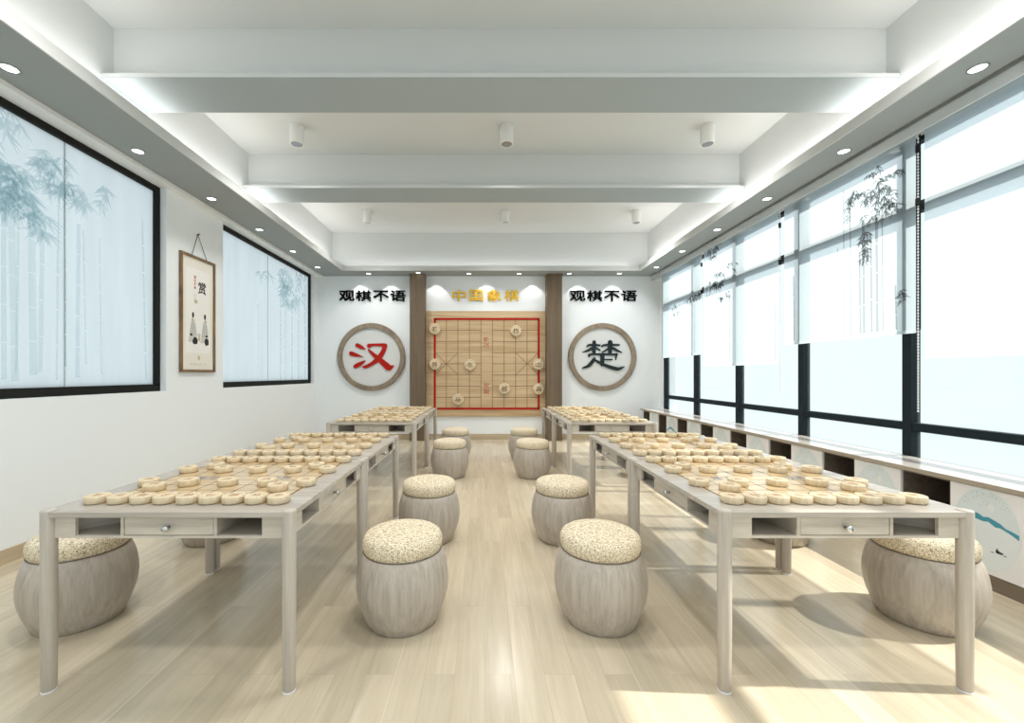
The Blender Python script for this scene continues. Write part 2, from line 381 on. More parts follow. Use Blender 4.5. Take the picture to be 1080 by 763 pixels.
for px, py, ru, rv, n in ((302, 292, .25, .16, 26), (306, 312, .35, .18, 34), (300, 305, .2, .2, 20), (318, 300, .3, .3, 16), (280, 290, .2, .08, 6)):
    pr.append(('l', yl(px), vl(px, py), ru, rv, n, .2))
left_window('window_2', W2[0], W2[1], (6.58,), pr, 'frosted window toward the far wall')

# ------------------------------------------------------------------ right side: glazing bays, pelmet
GX = 3.46
c = MB(); c.box(GX, XR + .1, YF, YB, 0, .60); c.box(GX, XR - .06, YF, YB, 3.20, 3.38); c.box(GX + .075, XR + .1, 8.02, YB, .6, 3.20)
struct(c, 'wall_right', M['wall'], 'white low wall under the glazing')
struct(MB().box(3.385, 3.405, YF, YB, 3.197, 3.280), 'trim_13', M['pelmet'], 'white pelmet board over the blinds')
posts = [7.94 - 1.1413 * k for k in range(9)]          # near edges of the posts
PW = .074
for k, y in enumerate(posts):
    y_next = posts[k + 1] if k + 1 < len(posts) else YF
    f = MB(); f.box(GX, GX + .075, y, y + PW, .60, 3.20)
    a = y_next + PW if k + 1 < len(posts) else YF
    for z0, z1 in ((.852, .917), (2.61, 2.69)): f.box(GX + .004, GX + .071, a, y, z0, z1)
    f.box(GX + .004, GX + .071, a, y, .60, .635); f.box(GX + .004, GX + .071, a, y, 3.165, 3.20)
    w = struct(f, f'window_{k + 3}', M['teal'], 'glazing bay with dark post and rails')
    for z0, z1 in ((.635, .852), (.917, 2.61), (2.69, 3.165)):
        MB().box(GX + .045, GX + .053, a, y, z0, z1).build('clear_pane', M['glass'], w)

# blinds
BX = 3.42
def yr(px): return 440 * BX / (px - 510)
def vr(px, py): return CAMZ + (395 - py) / (px - 510) * BX
def blind(y0, y1, zb, label, prints, chain, seed):
    t = empty('roller_blind', (BX, y0, zb), label, 'window blind', 'roller blinds along the glazing')
    o = MB().poly([(0, 0, 0), (0, y1 - y0, 0), (0, y1 - y0, 3.235 - zb), (0, 0, 3.235 - zb)]).build('blind_cloth', M['blind'], t)
    tube = MB(); tube.lathe([(.016, 0), (.016, y1 - y0)], 16)
    tb = tube.build('roller_tube', M['white'], t); tb.matrix_local = Matrix.Translation((.005, 0, 3.225 - zb)) @ Matrix.Rotation(R(-90), 4, 'X')
    MB().box(-.007, .005, 0, y1 - y0, -.018, .006, bev=.002).build('bottom_bar', M['blind'], t)
    rng = random.Random(seed); P = lambda u, v: (-.004, u - y0, v - zb); P2 = lambda u, v: (-.006, u - y0, v - zb)
    for i, it in enumerate(prints):
        P = lambda u, v: (-.004 - .0002 * i, u - y0, v - zb); q = MB()
        if it[0] == 's': stem(q, P, *it[1:], rng=rng); tag(q.build('bamboo_stem_print', M['blindfaint' if seed == 1 else 'blindstem'], t, fix=False), 'grey printed bamboo stem')
        else: leaves(q, P, *it[1:], rng=rng); tag(q.build('bamboo_leaf_print', M['blindink'], t, fix=False), 'grey printed bamboo leaves')
    if chain is not None:
        yc, z0, z1, bright = chain
        ch = MB(); n = int((z1 - z0) / .024)
        for i in range(n):
            z = z0 + i * .024 - zb
            ch.lathe([(.0005, z - .007), (.006, z - .004), (.006, z + .004), (.0005, z + .007)], 6, 0, -.016, yc - y0)
        ch.box(-.017, -.015, yc - y0 - .001, yc - y0 + .001, z0 - zb, z1 - zb, 0)
        ch.build('bead_chain', M['white'], t, fix=False)
        st_ = MB(); st_.box(-.006, -.004, yc - y0 - .010, yc - y0 + .012, (1.66 if bright else z0) - zb, 3.19 - zb)
        if bright: st_.build('chain_guide_strip', M['teal'], t)
        for zc in ((3.08, 2.66) if bright else (3.02, 2.6)):
            b = MB(); b.box(-.03, -.008, yc - y0 - .012, yc - y0 + .012, zc - zb - .03, zc - zb + .03, bev=.003); b.build('chain_bracket', M['black'], t)
    return t
p1 = []
for px, w in ((984, .012), (990, .008), (1001, .012), (1015, .015), (1022, .01), (1040, .012)):
    p1.append(('s', yr(px), 1.6, yr(px), vr(px, 250 + (px % 7) * 5), w))
blind(1.62, 3.235, 1.45, 'sheer roller blind with a low hem, first of the row', p1, None, 1)
p2 = []
for px, w, top in ((891, .010, 200), (898, .012, 215), (908, .022, 265), (912, .028, 230), (920, .022, 245), (926, .028, 225), (932, .012, 215), (946, .016, 300), (885, .008, 260), (838, .02, 290)):
    p2.append(('s', yr(px), 1.68, yr(px) + .01, vr(px, top), w))
for px, py, ru, rv, n, ln in ((904, 205, .10, .05, 16, .09), (925, 205, .14, .08, 26, .09), (940, 212, .08, .10, 14, .09), (912, 250, .06, .06, 16, .08), (913, 268, .05, .09, 14, .08), (896, 222, .04, .08, 8, .07), (926, 226, .16, .07, 14, .07), (952, 310, .03, .07, 8, .07), (938, 185, .12, .04, 10, .09), (925, 178, .1, .03, 5, .08)):
    p2.append(('l', yr(px), vr(px, py), ru, rv, n, ln))
blind(3.30, 4.745, 1.656, 'sheer roller blind printed with dark bamboo clump and stems', p2, (3.268, 1.02, 3.19, True), 2)
p3 = []
for px, w, top in ((746, .02, 300), (749, .02, 300), (752, .014, 310), (760, .01, 300), (770, .02, 310), (800, .01, 320), (818, .016, 320)):
    p3.append(('s', yr(px), 1.47, yr(px), vr(px, top), w))
for px, py, ru, rv, n, ln in ((752, 262, .16, .16, 22, .12), (756, 295, .22, .12, 22, .12), (764, 310, .16, .06, 10, .1), (770, 280, .14, .14, 6, .1)):
    p3.append(('l', yr(px), vr(px, py), ru, rv, n, ln))
blind(4.83, 6.475, 1.447, 'sheer roller blind with a low hem, third from the front', p3, (4.79, 1.12, 3.19, False), 3)
p4 = [('s', yr(px), 1.66, yr(px), vr(px, 320), .015) for px in (712, 717, 728, 733)]
p4 += [('l', yr(733), vr(733, 312), .3, .05, 8, .16), ('l', yr(712), vr(712, 325), .2, .1, 6, .12)]
blind(6.55, 8.0, 1.638, 'sheer roller blind with raised hem, beside the far wall', p4, (6.51, 1.7, 3.19, False), 4)

# ------------------------------------------------------------------ window-side cabinets and continuous worktop
CF = 3.075
def cabinet(y0, label):
    """white door (near) then open cubby (far)"""
    t = empty('low_cabinet', (CF, y0, 0), label, 'cabinet', 'low cabinets under the windows')
    b = MB()
    dw, W = .385, .703
    b.box(.004, .385, 0, dw, .0945, .614); b.box(.004, .385, dw, dw + .0, .0945, .614)
    c = MB(); c.box(0, .385, dw, dw + .012, .0945, .614); c.box(0, .385, W - .006, W, .0945, .614)
    c.box(0, .385, dw + .012, W - .006, .0945, .108); c.box(0, .385, dw + .012, W - .006, .602, .614); c.box(.37, .385, dw + .012, W - .006, .108, .602)
    c.build('open_cubby', M['cubby'], t)
    b.build('carcass', M['door'], t)
    MB().box(.0, .38, 0, W, 0, .0945).build('plinth', M['kick'], t)
    d = MB().box(-.012, .004, .002, dw - .002, .097, .612, bev=.0015).build('door_panel', M['door'], t)
    # round landscape print on the door
    cy, cz, ra, rb = .193, .362, .170, .246
    P = lambda o_: (lambda u, v: (-.0125 - o_, cy - u * ra, cz + v * rb))       # u runs toward the camera
    e = MB(); el = lambda n_=64: [(math.cos(2 * PI * i / n_), math.sin(2 * PI * i / n_)) for i in range(n_)]
    e.poly([P(0)(*q) for q in el()], 0)
    hill = [(-.98, .10), (-.8, .16), (-.62, .22), (-.5, .30), (-.38, .37), (-.2, .36), (-.05, .30), (.1, .33), (.3, .28), (.45, .24), (.6, .16), (.75, .14), (.96, .09)]
    low = [(u, v - .09 - .03 * math.sin(i * 1.7) - (.04 if 2 < i < 9 else 0)) for i, (u, v) in enumerate(hill)]
    for i in range(len(hill) - 1): e.poly([P(.0006)(*low[i]), P(.0006)(*low[i + 1]), P(.0006)(*hill[i + 1]), P(.0006)(*hill[i])], 1)
    mist = [(-.99, .04)] + low + [(.99, .04)] + [(math.cos(-a), math.sin(-a)) for a in [PI * k / 24 for k in range(1, 24)]]
    e.poly([P(.0003)(*q) for q in mist], 2)
    e.poly([P(.0009)(.18 + .10 * math.cos(a), .56 + .10 * math.sin(a)) for a in [2 * PI * k / 20 for k in range(20)]], 3)
    rng = random.Random(5)
    for _ in range(90):
        u = rng.uniform(-.85, .85); v = rng.uniform(.55, .97)
        if u * u + v * v > .93 or (u - .18) ** 2 + (v - .56) ** 2 < .015: continue
        s = rng.uniform(.006, .014)
        e.poly([P(.0006)(u - s, v), P(.0006)(u, v - s), P(.0006)(u + s, v), P(.0006)(u, v + s)], 4)
    for (u, v, l_, h_) in ((.42, -.46, .13, .035), (.36, -.43, .04, .06), (.22, -.5, .05, .012), (.58, -.5, .06, .012)):
        e.poly([P(.0006)(u - l_, v + h_ * .3), P(.0006)(u - l_ * .5, v - h_), P(.0006)(u + l_ * .6, v - h_), P(.0006)(u + l_, v + h_ * .2), P(.0006)(u, v + h_)], 5)
    pr_ = e.build('round_landscape_print', [M['paint'], M['hill'], M['paint2'], M['moon'], M['speck'], M['boat']], d, fix=False)
    tag(pr_, 'pale round print of hills, moon and boat')
    return t
first = None
ordn = ['first', 'second', 'third', 'fourth', 'fifth', 'sixth', 'seventh', 'eighth', 'ninth', 'tenth']
ys = [2.355 + .7085 * k for k in range(8)]
for k, y in enumerate(ys):
    lb = f'white cabinet with round landscape door and dark cubby, {ordn[7 - k]} from the far wall'
    if first is None: first = cabinet(y, lb); o = first
    else: o = copy_tree(first)
    o.location = (CF, y, 0); o['label'] = lb
for k in (1, 2):
    o = copy_tree(first); o.location = (CF, 2.355 - .7085 * k, 0); o['label'] = 'white cabinet under the windows, partly out of view, ' + ('beside the eighth from the far wall' if k == 1 else 'beyond the frame edge')
w = empty('window_worktop', (CF, .8, .616), 'long pale wood worktop over the white cabinets', 'worktop')
MB().box(-.022, GX - CF, 0, 8.14 - .8, 0, .031, bev=.002).build('worktop_slab', M['counter'], w)
MB().box(-.0245, -.0221, 0, 8.14 - .8, .001, .030).build('front_edging', M['edge'], w)

# ------------------------------------------------------------------ pilasters, wall board, rings, lettering
for x0, x1, lb in ((-1.453, -1.157, 'dark brown wood pilaster between the red and gold lettering'), (1.245, 1.545, 'dark brown wood pilaster between the gold and slate lettering')):
    o = MB().box(x0, x1, 8.20, YB - .004, .001, SOF, bev=.004); o.box(x0 - .008, x1 + .008, 8.192, YB - .004, SOF - .035, SOF - .002); tag(o.build('wood_pilaster', M['pillar']), lb, 'pilaster')

SB = 440 / 8.37
def bx(px): return (px - 510) / SB
def bz(py): return CAMZ + (395 - py) / SB
t = empty('wall_chessboard', (0, 8.38, .46), 'large pale wood chess board with red border on the far wall', 'chess board')
t.location = (0, 0, 0)
MB().box(-1.155, 1.243, 8.372, YB, bz(439.6), bz(328.2), bev=.003).build('board_panel', M['wb'], t)
gx = [bx(458.6 + (568.1 - 458.6) * k / 9) for k in range(10)]; gz = [bz(431.2 - (431.2 - 336.6) * k / 8) for k in range(9)]
g = MB(); yq = 8.3705
def hl(m_, x0, x1, z, w_, y=yq, mi=0): m_.box(x0, x1, y, 8.3725, z - w_ / 2, z + w_ / 2, mi)
def vl_(m_, x, z0, z1, w_, y=yq, mi=0): m_.box(x - w_ / 2, x + w_ / 2, y, 8.3725, z0, z1, mi)
for z in gz[1:-1]: hl(g, gx[0], gx[4], z, .012); hl(g, gx[5], gx[9], z, .012)
for x in gx[1:-1]: vl_(g, x, gz[0], gz[8], .012, yq - .0004)
for (a, b) in (((gx[0], gz[3]), (gx[2], gz[5])), ((gx[0], gz[5]), (gx[2], gz[3])), ((gx[7], gz[3]), (gx[9], gz[5])), ((gx[7], gz[5]), (gx[9], gz[3]))):
    d = Vector((b[0] - a[0], 0, b[1] - a[1])).normalized(); n = Vector((-d.z, 0, d.x)) * .005
    g.poly([(a[0] + n.x, yq, a[1] + n.z), (a[0] - n.x, yq, a[1] - n.z), (b[0] - n.x, yq, b[1] - n.z), (b[0] + n.x, yq, b[1] + n.z)])
g.build('grid_lines', M['wbl'], t, fix=False)
f = MB(); fw = .020
f.box(gx[0] - fw, gx[9] + fw, 8.362, 8.3725, gz[8] - fw, gz[8] + fw); f.box(gx[0] - fw, gx[9] + fw, 8.362, 8.3725, gz[0] - fw, gz[0] + fw)
f.box(gx[0] - fw, gx[0] + fw, 8.362, 8.3725, gz[0], gz[8]); f.box(gx[9] - fw, gx[9] + fw, 8.362, 8.3725, gz[0], gz[8])
f.build('red_border', M['red'], t)
for body, px, py, rot in (('汉界', 513, 361.3, 90), ('楚河', 513, 410, 90)):
    me = text_mesh(body, .115, .001, .001)
    obj('river_lettering', me, M['dullred'], t, Matrix.Translation((bx(px), 8.3705, bz(py))) @ FACE_CAM @ Matrix.Rotation(R(rot), 4, 'Z'))
spots = [(458.8, 347.4, 'on the border, top of its board side'), (543.9, 349.3, 'in the upper field, toward the slate pilaster'), (458.8, 384.4, 'halfway up the border next to the red side'),
         (495.6, 384.8, 'in the middle of the field next to the river'), (483, 421.4, 'lowest in its field, near the bottom border'), (531.7, 410, 'just below and beside the river script'),
         (567.7, 384.4, 'halfway up the border facing the slate side'), (567.7, 410.4, 'on the border low down, facing the slate side')]
wp = None
chars = '将炮帅车马相士兵'
for i, (px, py, lb) in enumerate(spots):
    o = MB().lathe([(0.001, 0), (.102, 0), (.112, .012), (.112, .034), (.100, .046), (.085, .046), (.083, .043), (.078, .043), (.076, .046), (.001, .046)], 40)
    o = o.build('wall_chess_piece', M['piece']); o.matrix_world = Matrix.Translation((bx(px), 8.3615, bz(py))) @ Matrix.Rotation(R(90), 4, 'X')
    tag(o, 'large round wooden chess piece on wall board, ' + lb, 'chess piece', 'large pieces on the wall board')
    obj('engraved_character', text_mesh(chars[i], .105, .001, .002), M['wbl'], o, Matrix.Translation((0, 0, .0465)))

def brush(mb, strokes, F, y_front, y_back, mi=0):
    """strokes: lists of (u, v, width) in lettering units; swept brush marks with depth"""
    for si, st in enumerate(strokes):
        yf = y_front - .0006 * si
        L_, R_ = [], []
        n = len(st)
        # resample smoothly (Catmull-Rom)
        pts = []
        for i in range(n - 1):
            p0 = st[max(i - 1, 0)]; p1 = st[i]; p2 = st[i + 1]; p3 = st[min(i + 2, n - 1)]
            for k in range(8):
                t_ = k / 8
                pts.append(tuple(.5 * ((2 * b_) + (-a_ + c_) * t_ + (2 * a_ - 5 * b_ + 4 * c_ - d_) * t_ ** 2 + (-a_ + 3 * b_ - 3 * c_ + d_) * t_ ** 3) for a_, b_, c_, d_ in zip(p0, p1, p2, p3)))
        pts.append(st[-1])
        m_ = len(pts); outline_l, outline_r = [], []
        for i, (u, v, w_) in enumerate(pts):
            a = pts[max(i - 1, 0)]; b = pts[min(i + 1, m_ - 1)]
            dx, dy = b[0] - a[0], b[1] - a[1]; q = math.hypot(dx, dy) or 1; nx, ny = -dy / q, dx / q
            outline_l.append((u + nx * w_ / 2, v + ny * w_ / 2)); outline_r.append((u - nx * w_ / 2, v - ny * w_ / 2))
        for i in range(m_ - 1):
            q = [outline_l[i], outline_l[i + 1], outline_r[i + 1], outline_r[i]]
            mb.prism(q, lambda u, v: F(u, v, y_back), lambda u, v: F(u, v, yf), mi)
        for (u, v, w_) in (pts[0], pts[-1]):
            if w_ > 3: mb.prism([(u + w_ / 2 * math.cos(a), v + w_ / 2 * math.sin(a)) for a in [2 * PI * k / 16 for k in range(16)]], lambda u_, v_: F(u_, v_, y_back), lambda u_, v_: F(u_, v_, yf - .0003), mi)

HAN = [[(300, 277, 38), (340, 300, 36), (386, 321, 5)], [(240, 363, 44), (290, 379, 34), (360, 396, 5)], [(283, 492, 42), (325, 470, 42), (380, 436, 10)],
       [(420, 285, 42), (450, 277, 28), (520, 275, 28), (580, 280, 40)], [(580, 285, 46), (560, 345, 42), (512, 415, 52), (450, 465, 36), (382, 498, 32), (352, 495, 10)],
       [(415, 325, 16), (470, 378, 36), (520, 420, 50), (575, 468, 58), (622, 504, 62), (668, 485, 8)]]
CHU = [[(278, 291, 12), (310, 276, 22), (410, 280, 18)], [(352, 247, 36), (350, 345, 36)], [(348, 292, 20), (300, 328, 24), (235, 350, 8)], [(358, 298, 16), (410, 328, 14)],
       [(430, 294, 12), (460, 277, 22), (602, 276, 18)], [(513, 250, 46), (512, 352, 38)], [(508, 300, 24), (470, 330, 18), (432, 348, 8)], [(520, 298, 24), (580, 330, 24), (630, 352, 8)],
       [(300, 387, 22), (330, 371, 20), (580, 372, 22)], [(578, 370, 20), (568, 422, 10)], [(436, 375, 40), (432, 472, 40)], [(455, 424, 14), (530, 422, 14)],
       [(354, 412, 22), (332, 448, 34), (288, 490, 30), (236, 508, 12)], [(366, 432, 20), (440, 472, 30), (520, 502, 36), (594, 518, 34), (656, 495, 8)]]
def ring_sign(cx, ox, oy, strokes, mat, label, clabel):
    cz = bz(376.7)
    t = empty('ring_sign', (cx, YB, cz), label, 'wall sign')
    n = 96; m_ = MB(); ro, ri = .680, .583; prof = [(ro, -.0), (ro, -.052), (ro - .006, -.058), (ri + .006, -.058), (ri, -.052), (ri, -.0)]
    for r_, y_ in prof:
        for i in range(n): a = 2 * PI * i / n; m_.v.append((r_ * math.cos(a), y_, r_ * math.sin(a)))
    k = len(prof)
    for j in range(k):
        for i in range(n): j2 = (j + 1) % k; m_.face((j * n + i, j * n + (i + 1) % n, j2 * n + (i + 1) % n, j2 * n + i), 0, False)
    m_.build('wooden_ring', M['ring'], t)
    d = MB(); d.prism([(.584 * math.cos(2 * PI * i / n), .584 * math.sin(2 * PI * i / n)) for i in range(n)], lambda u, v: (u, -.001, v), lambda u, v: (u, -.012, v)); d.build('backing_disc', M['disc'], t)
    kx = 1 / 9.54
    def F(u, v, y): return (bx(ox + u * kx) - cx, y, bz(oy + v * kx) - cz)
    for i, st in enumerate(strokes):
        c_ = MB(); brush(c_, [st], F, -.030 - .0006 * i, -.012); tag(c_.build('brush_stroke', mat, t, fix=False), clabel.replace('character', 'stroke'))
ring_sign(bx(391.4), 345, 335, HAN, M['red'], 'round wooden ring sign with a red brush character on the far wall', 'red brush character')
ring_sign(bx(635.5), 590, 335, CHU, M['darkchar'], 'round wooden ring sign with a slate grey brush character', 'slate grey brush character')

SW = 440 / 8.40
def wall_text(body, pxs, py, w_px, h_px, mat, name, label, bold):
    t = empty(name, ((pxs[0] + pxs[-1]) / 2 / SW - 510 / SW, YB, CAMZ + (395 - py) / SW), label, 'wall lettering')
    for ch, px in zip(body, pxs):
        me = text_mesh(ch, 1., .06, 0)
        n0 = len(me.vertices); vs = [v.co.copy() for v in me.vertices]; fs = [tuple(p.vertices) for p in me.polygons]
        V = []; F = []
        for k_, (dx, dy) in enumerate(((-bold, -bold * 1.4), (bold, -bold * 1.4), (-bold, bold * 1.4), (bold, bold * 1.4), (0, 0))):            # brush-like heavy cross strokes
            V += [(v.x + dx, v.y + dy, v.z + .004 * k_) for v in vs]; F += [tuple(i + k_ * n0 for i in f_) for f_ in fs]
        me = bpy.data.meshes.new('raised_character'); me.from_pydata(V, [], F)
        xs = [v.co.x for v in me.vertices]; ys = [v.co.y for v in me.vertices]
        sx = w_px / SW / (max(xs) - min(xs)); sy = h_px / SW / (max(ys) - min(ys))
        for v in me.vertices: v.co = (v.co.x * sx, v.co.y * sy, v.co.z * .2)
        obj('raised_character', me, mat, t, Matrix.Translation(((px - 510) / SW - t.location.x, -.013, 0)) @ FACE_CAM)
wall_text('观棋不语', (365.8, 383.4, 401.8, 419.7), 312.2, 16, 11.2, M['blackchar'], 'slogan_sign', 'black four-character lettering over the red ring sign', .014)
wall_text('观棋不语', (609.2, 627.2, 645.4, 663.4), 312.3, 16, 11.2, M['blackchar'], 'slogan_sign', 'black four-character lettering over the slate ring sign', .014)
wall_text('中囯象棋', (484, 502.2, 521.2, 539.6), 311.8, 15, 12, M['gold'], 'title_sign', 'gold four-character lettering above the large chess board', .016)

# ------------------------------------------------------------------ hanging scroll picture on the left wall
t = empty('hanging_picture', (XL, 4.83, 1.335), 'tall narrow ink picture hanging between the two frosted windows', 'picture')
Y0, Y1, Z0, Z1 = 4.53, 5.11, 1.335, 2.66
def LB(x0, x1, y0, y1, z0, z1): return (x0, x1, y0 - 4.83, y1 - 4.83, z0 - 1.335, z1 - 1.335)
f = MB(); fw = .028
f.box(*LB(.002, .028, Y0, Y1, Z0, Z0 + fw)); f.box(*LB(.002, .028, Y0, Y1, Z1 - fw, Z1)); f.box(*LB(.002, .028, Y0, Y0 + fw, Z0 + fw, Z1 - fw)); f.box(*LB(.002, .028, Y1 - fw, Y1, Z0 + fw, Z1 - fw))
f.build('picture_frame', M['scrollframe'], t)
p = MB(); p.box(*LB(.002, .012, Y0 + fw, Y1 - fw, Z0 + fw, Z1 - fw)); sheet = p.build('mount', M['paper2'], t)
p = MB(); p.box(*LB(.012, .0135, Y0 + .09, Y1 - .085, Z0 + .22, Z1 - .14)); p.build('painting_sheet', M['paper'], t)
art = MB()
def AP(o_): return lambda u, v: (.0135 + o_, Y0 + u - 4.83, v - 1.335)
def blob(cx, cy, rx, ry, mi, n=10, seed=0, o_=.0008):
    rg = random.Random(seed + int(cx * 1000) + int(cy * 1000))
    art.poly([AP(o_)(cx + rx * math.cos(2 * PI * i / n) * rg.uniform(.75, 1.15), cy + ry * math.sin(2 * PI * i / n) * rg.uniform(.8, 1.15)) for i in range(n)], mi)
ARTM = [M['inkwash'], M['inkblack'], M['seal'], M['tan']]
for (u, s_) in ((.205, 1), (.405, -1)):     # two seated figures
    if s_ < 0: art.build('ink_figure', ARTM, t, fix=False); art = MB()
    blob(u, 1.985, .020, .035, 1, seed=1); blob(u - .01 * s_, 1.93, .022, .02, 3, seed=3)
    art.poly([AP(.0004)(u - .075, 1.68), AP(.0004)(u + .07, 1.67), AP(.0004)(u + .06, 1.80), AP(.0004)(u + .025, 1.93), AP(.0004)(u - .025, 1.93), AP(.0004)(u - .05, 1.82)], 0)
    blob(u + .03, 1.69, .045, .045, 1, seed=2); blob(u - .03 * s_, 1.76, .02, .015, 1, seed=6); blob(u - .05, 1.69, .03, .02, 0, seed=7)
    for k in range(3): art.poly([AP(.0012)(u - .024 + k * .02, 1.9), AP(.0012)(u - .022 + k * .02, 1.9), AP(.0012)(u - .042 + k * .036, 1.74), AP(.0012)(u - .046 + k * .036, 1.74)], 1)
art.build('ink_figure', ARTM, t, fix=False); art = MB()
blob(.305, 1.765, .03, .02, 0, seed=9); blob(.305, 1.72, .02, .035, 3, seed=4); art.build('tea_stand', ARTM, t, fix=False); art = MB(); blob(.25, 2.145, .03, .025, 3, seed=12); art.build('pale_seal', ARTM, t, fix=False); art = MB(); blob(.30, 1.50, .02, .03, 3, seed=14)
art.build('pale_seal', ARTM, t, fix=False)
SIDE = Matrix(((0, 0, 1, 0), (1, 0, 0, 0), (0, 1, 0, 0), (0, 0, 0, 1)))    # text standing on a wall that faces +x, reading along +y (seen from the room)
def side_text(body, size, y, z, mat, name, off=.0, par=t):
    me = text_mesh(body, size, .0006, off)
    obj(name, me, mat, par, Matrix.Translation((.0146, y - 4.83, z - 1.335)) @ SIDE)
side_text('赏', .145, 4.885, 2.315, M['inkblack'], 'brush_title', .0025)
for i, ch in enumerate('观棋不语'): side_text(ch, .032, 4.765, 2.42 - i * .04, M['seal'], 'red_inscription', .001)
for i, ch in enumerate('真君子也'): side_text(ch, .026, 4.765, 2.22 - i * .03, M['inkwash'], 'small_inscription', 0)
for i in range(6): side_text('中国象棋文化'[i], .030, 4.70 + i * .05, 1.425, M['inkwash'], 'bottom_inscription', 0)
cz_ = MB()
def rod(mb, a, b, r=.003, n=6, mi=0):
    a = Vector(a); b = Vector(b); d = (b - a).normalized(); u = d.orthogonal().normalized(); w_ = d.cross(u); k = len(mb.v)
    for q in (a, b):
        for i in range(n): an = 2 * PI * i / n; p_ = q + u * r * math.cos(an) + w_ * r * math.sin(an); mb.v.append(tuple(p_))
    for i in range(n): mb.face((k + i, k + (i + 1) % n, k + n + (i + 1) % n, k + n + i), mi, True)
rod(cz_, (.014, 4.715 - 4.83, 2.66 - 1.335), (.012, -.015, 2.925 - 1.335)); rod(cz_, (.014, 4.97 - 4.83, 2.66 - 1.335), (.012, -.015, 2.925 - 1.335))
cz_.build('hanging_cord', M['inkblack'], t, fix=False)
nl = MB().lathe([(.005, 0), (.005, .02), (.012, .022), (.012, .028), (.001, .030)], 12).build('nail', M['scrollframe'], t); nl.matrix_local = Matrix.Translation((.0, -.015, 2.925 - 1.335)) @ Matrix.Rotation(R(90), 4, 'Y')

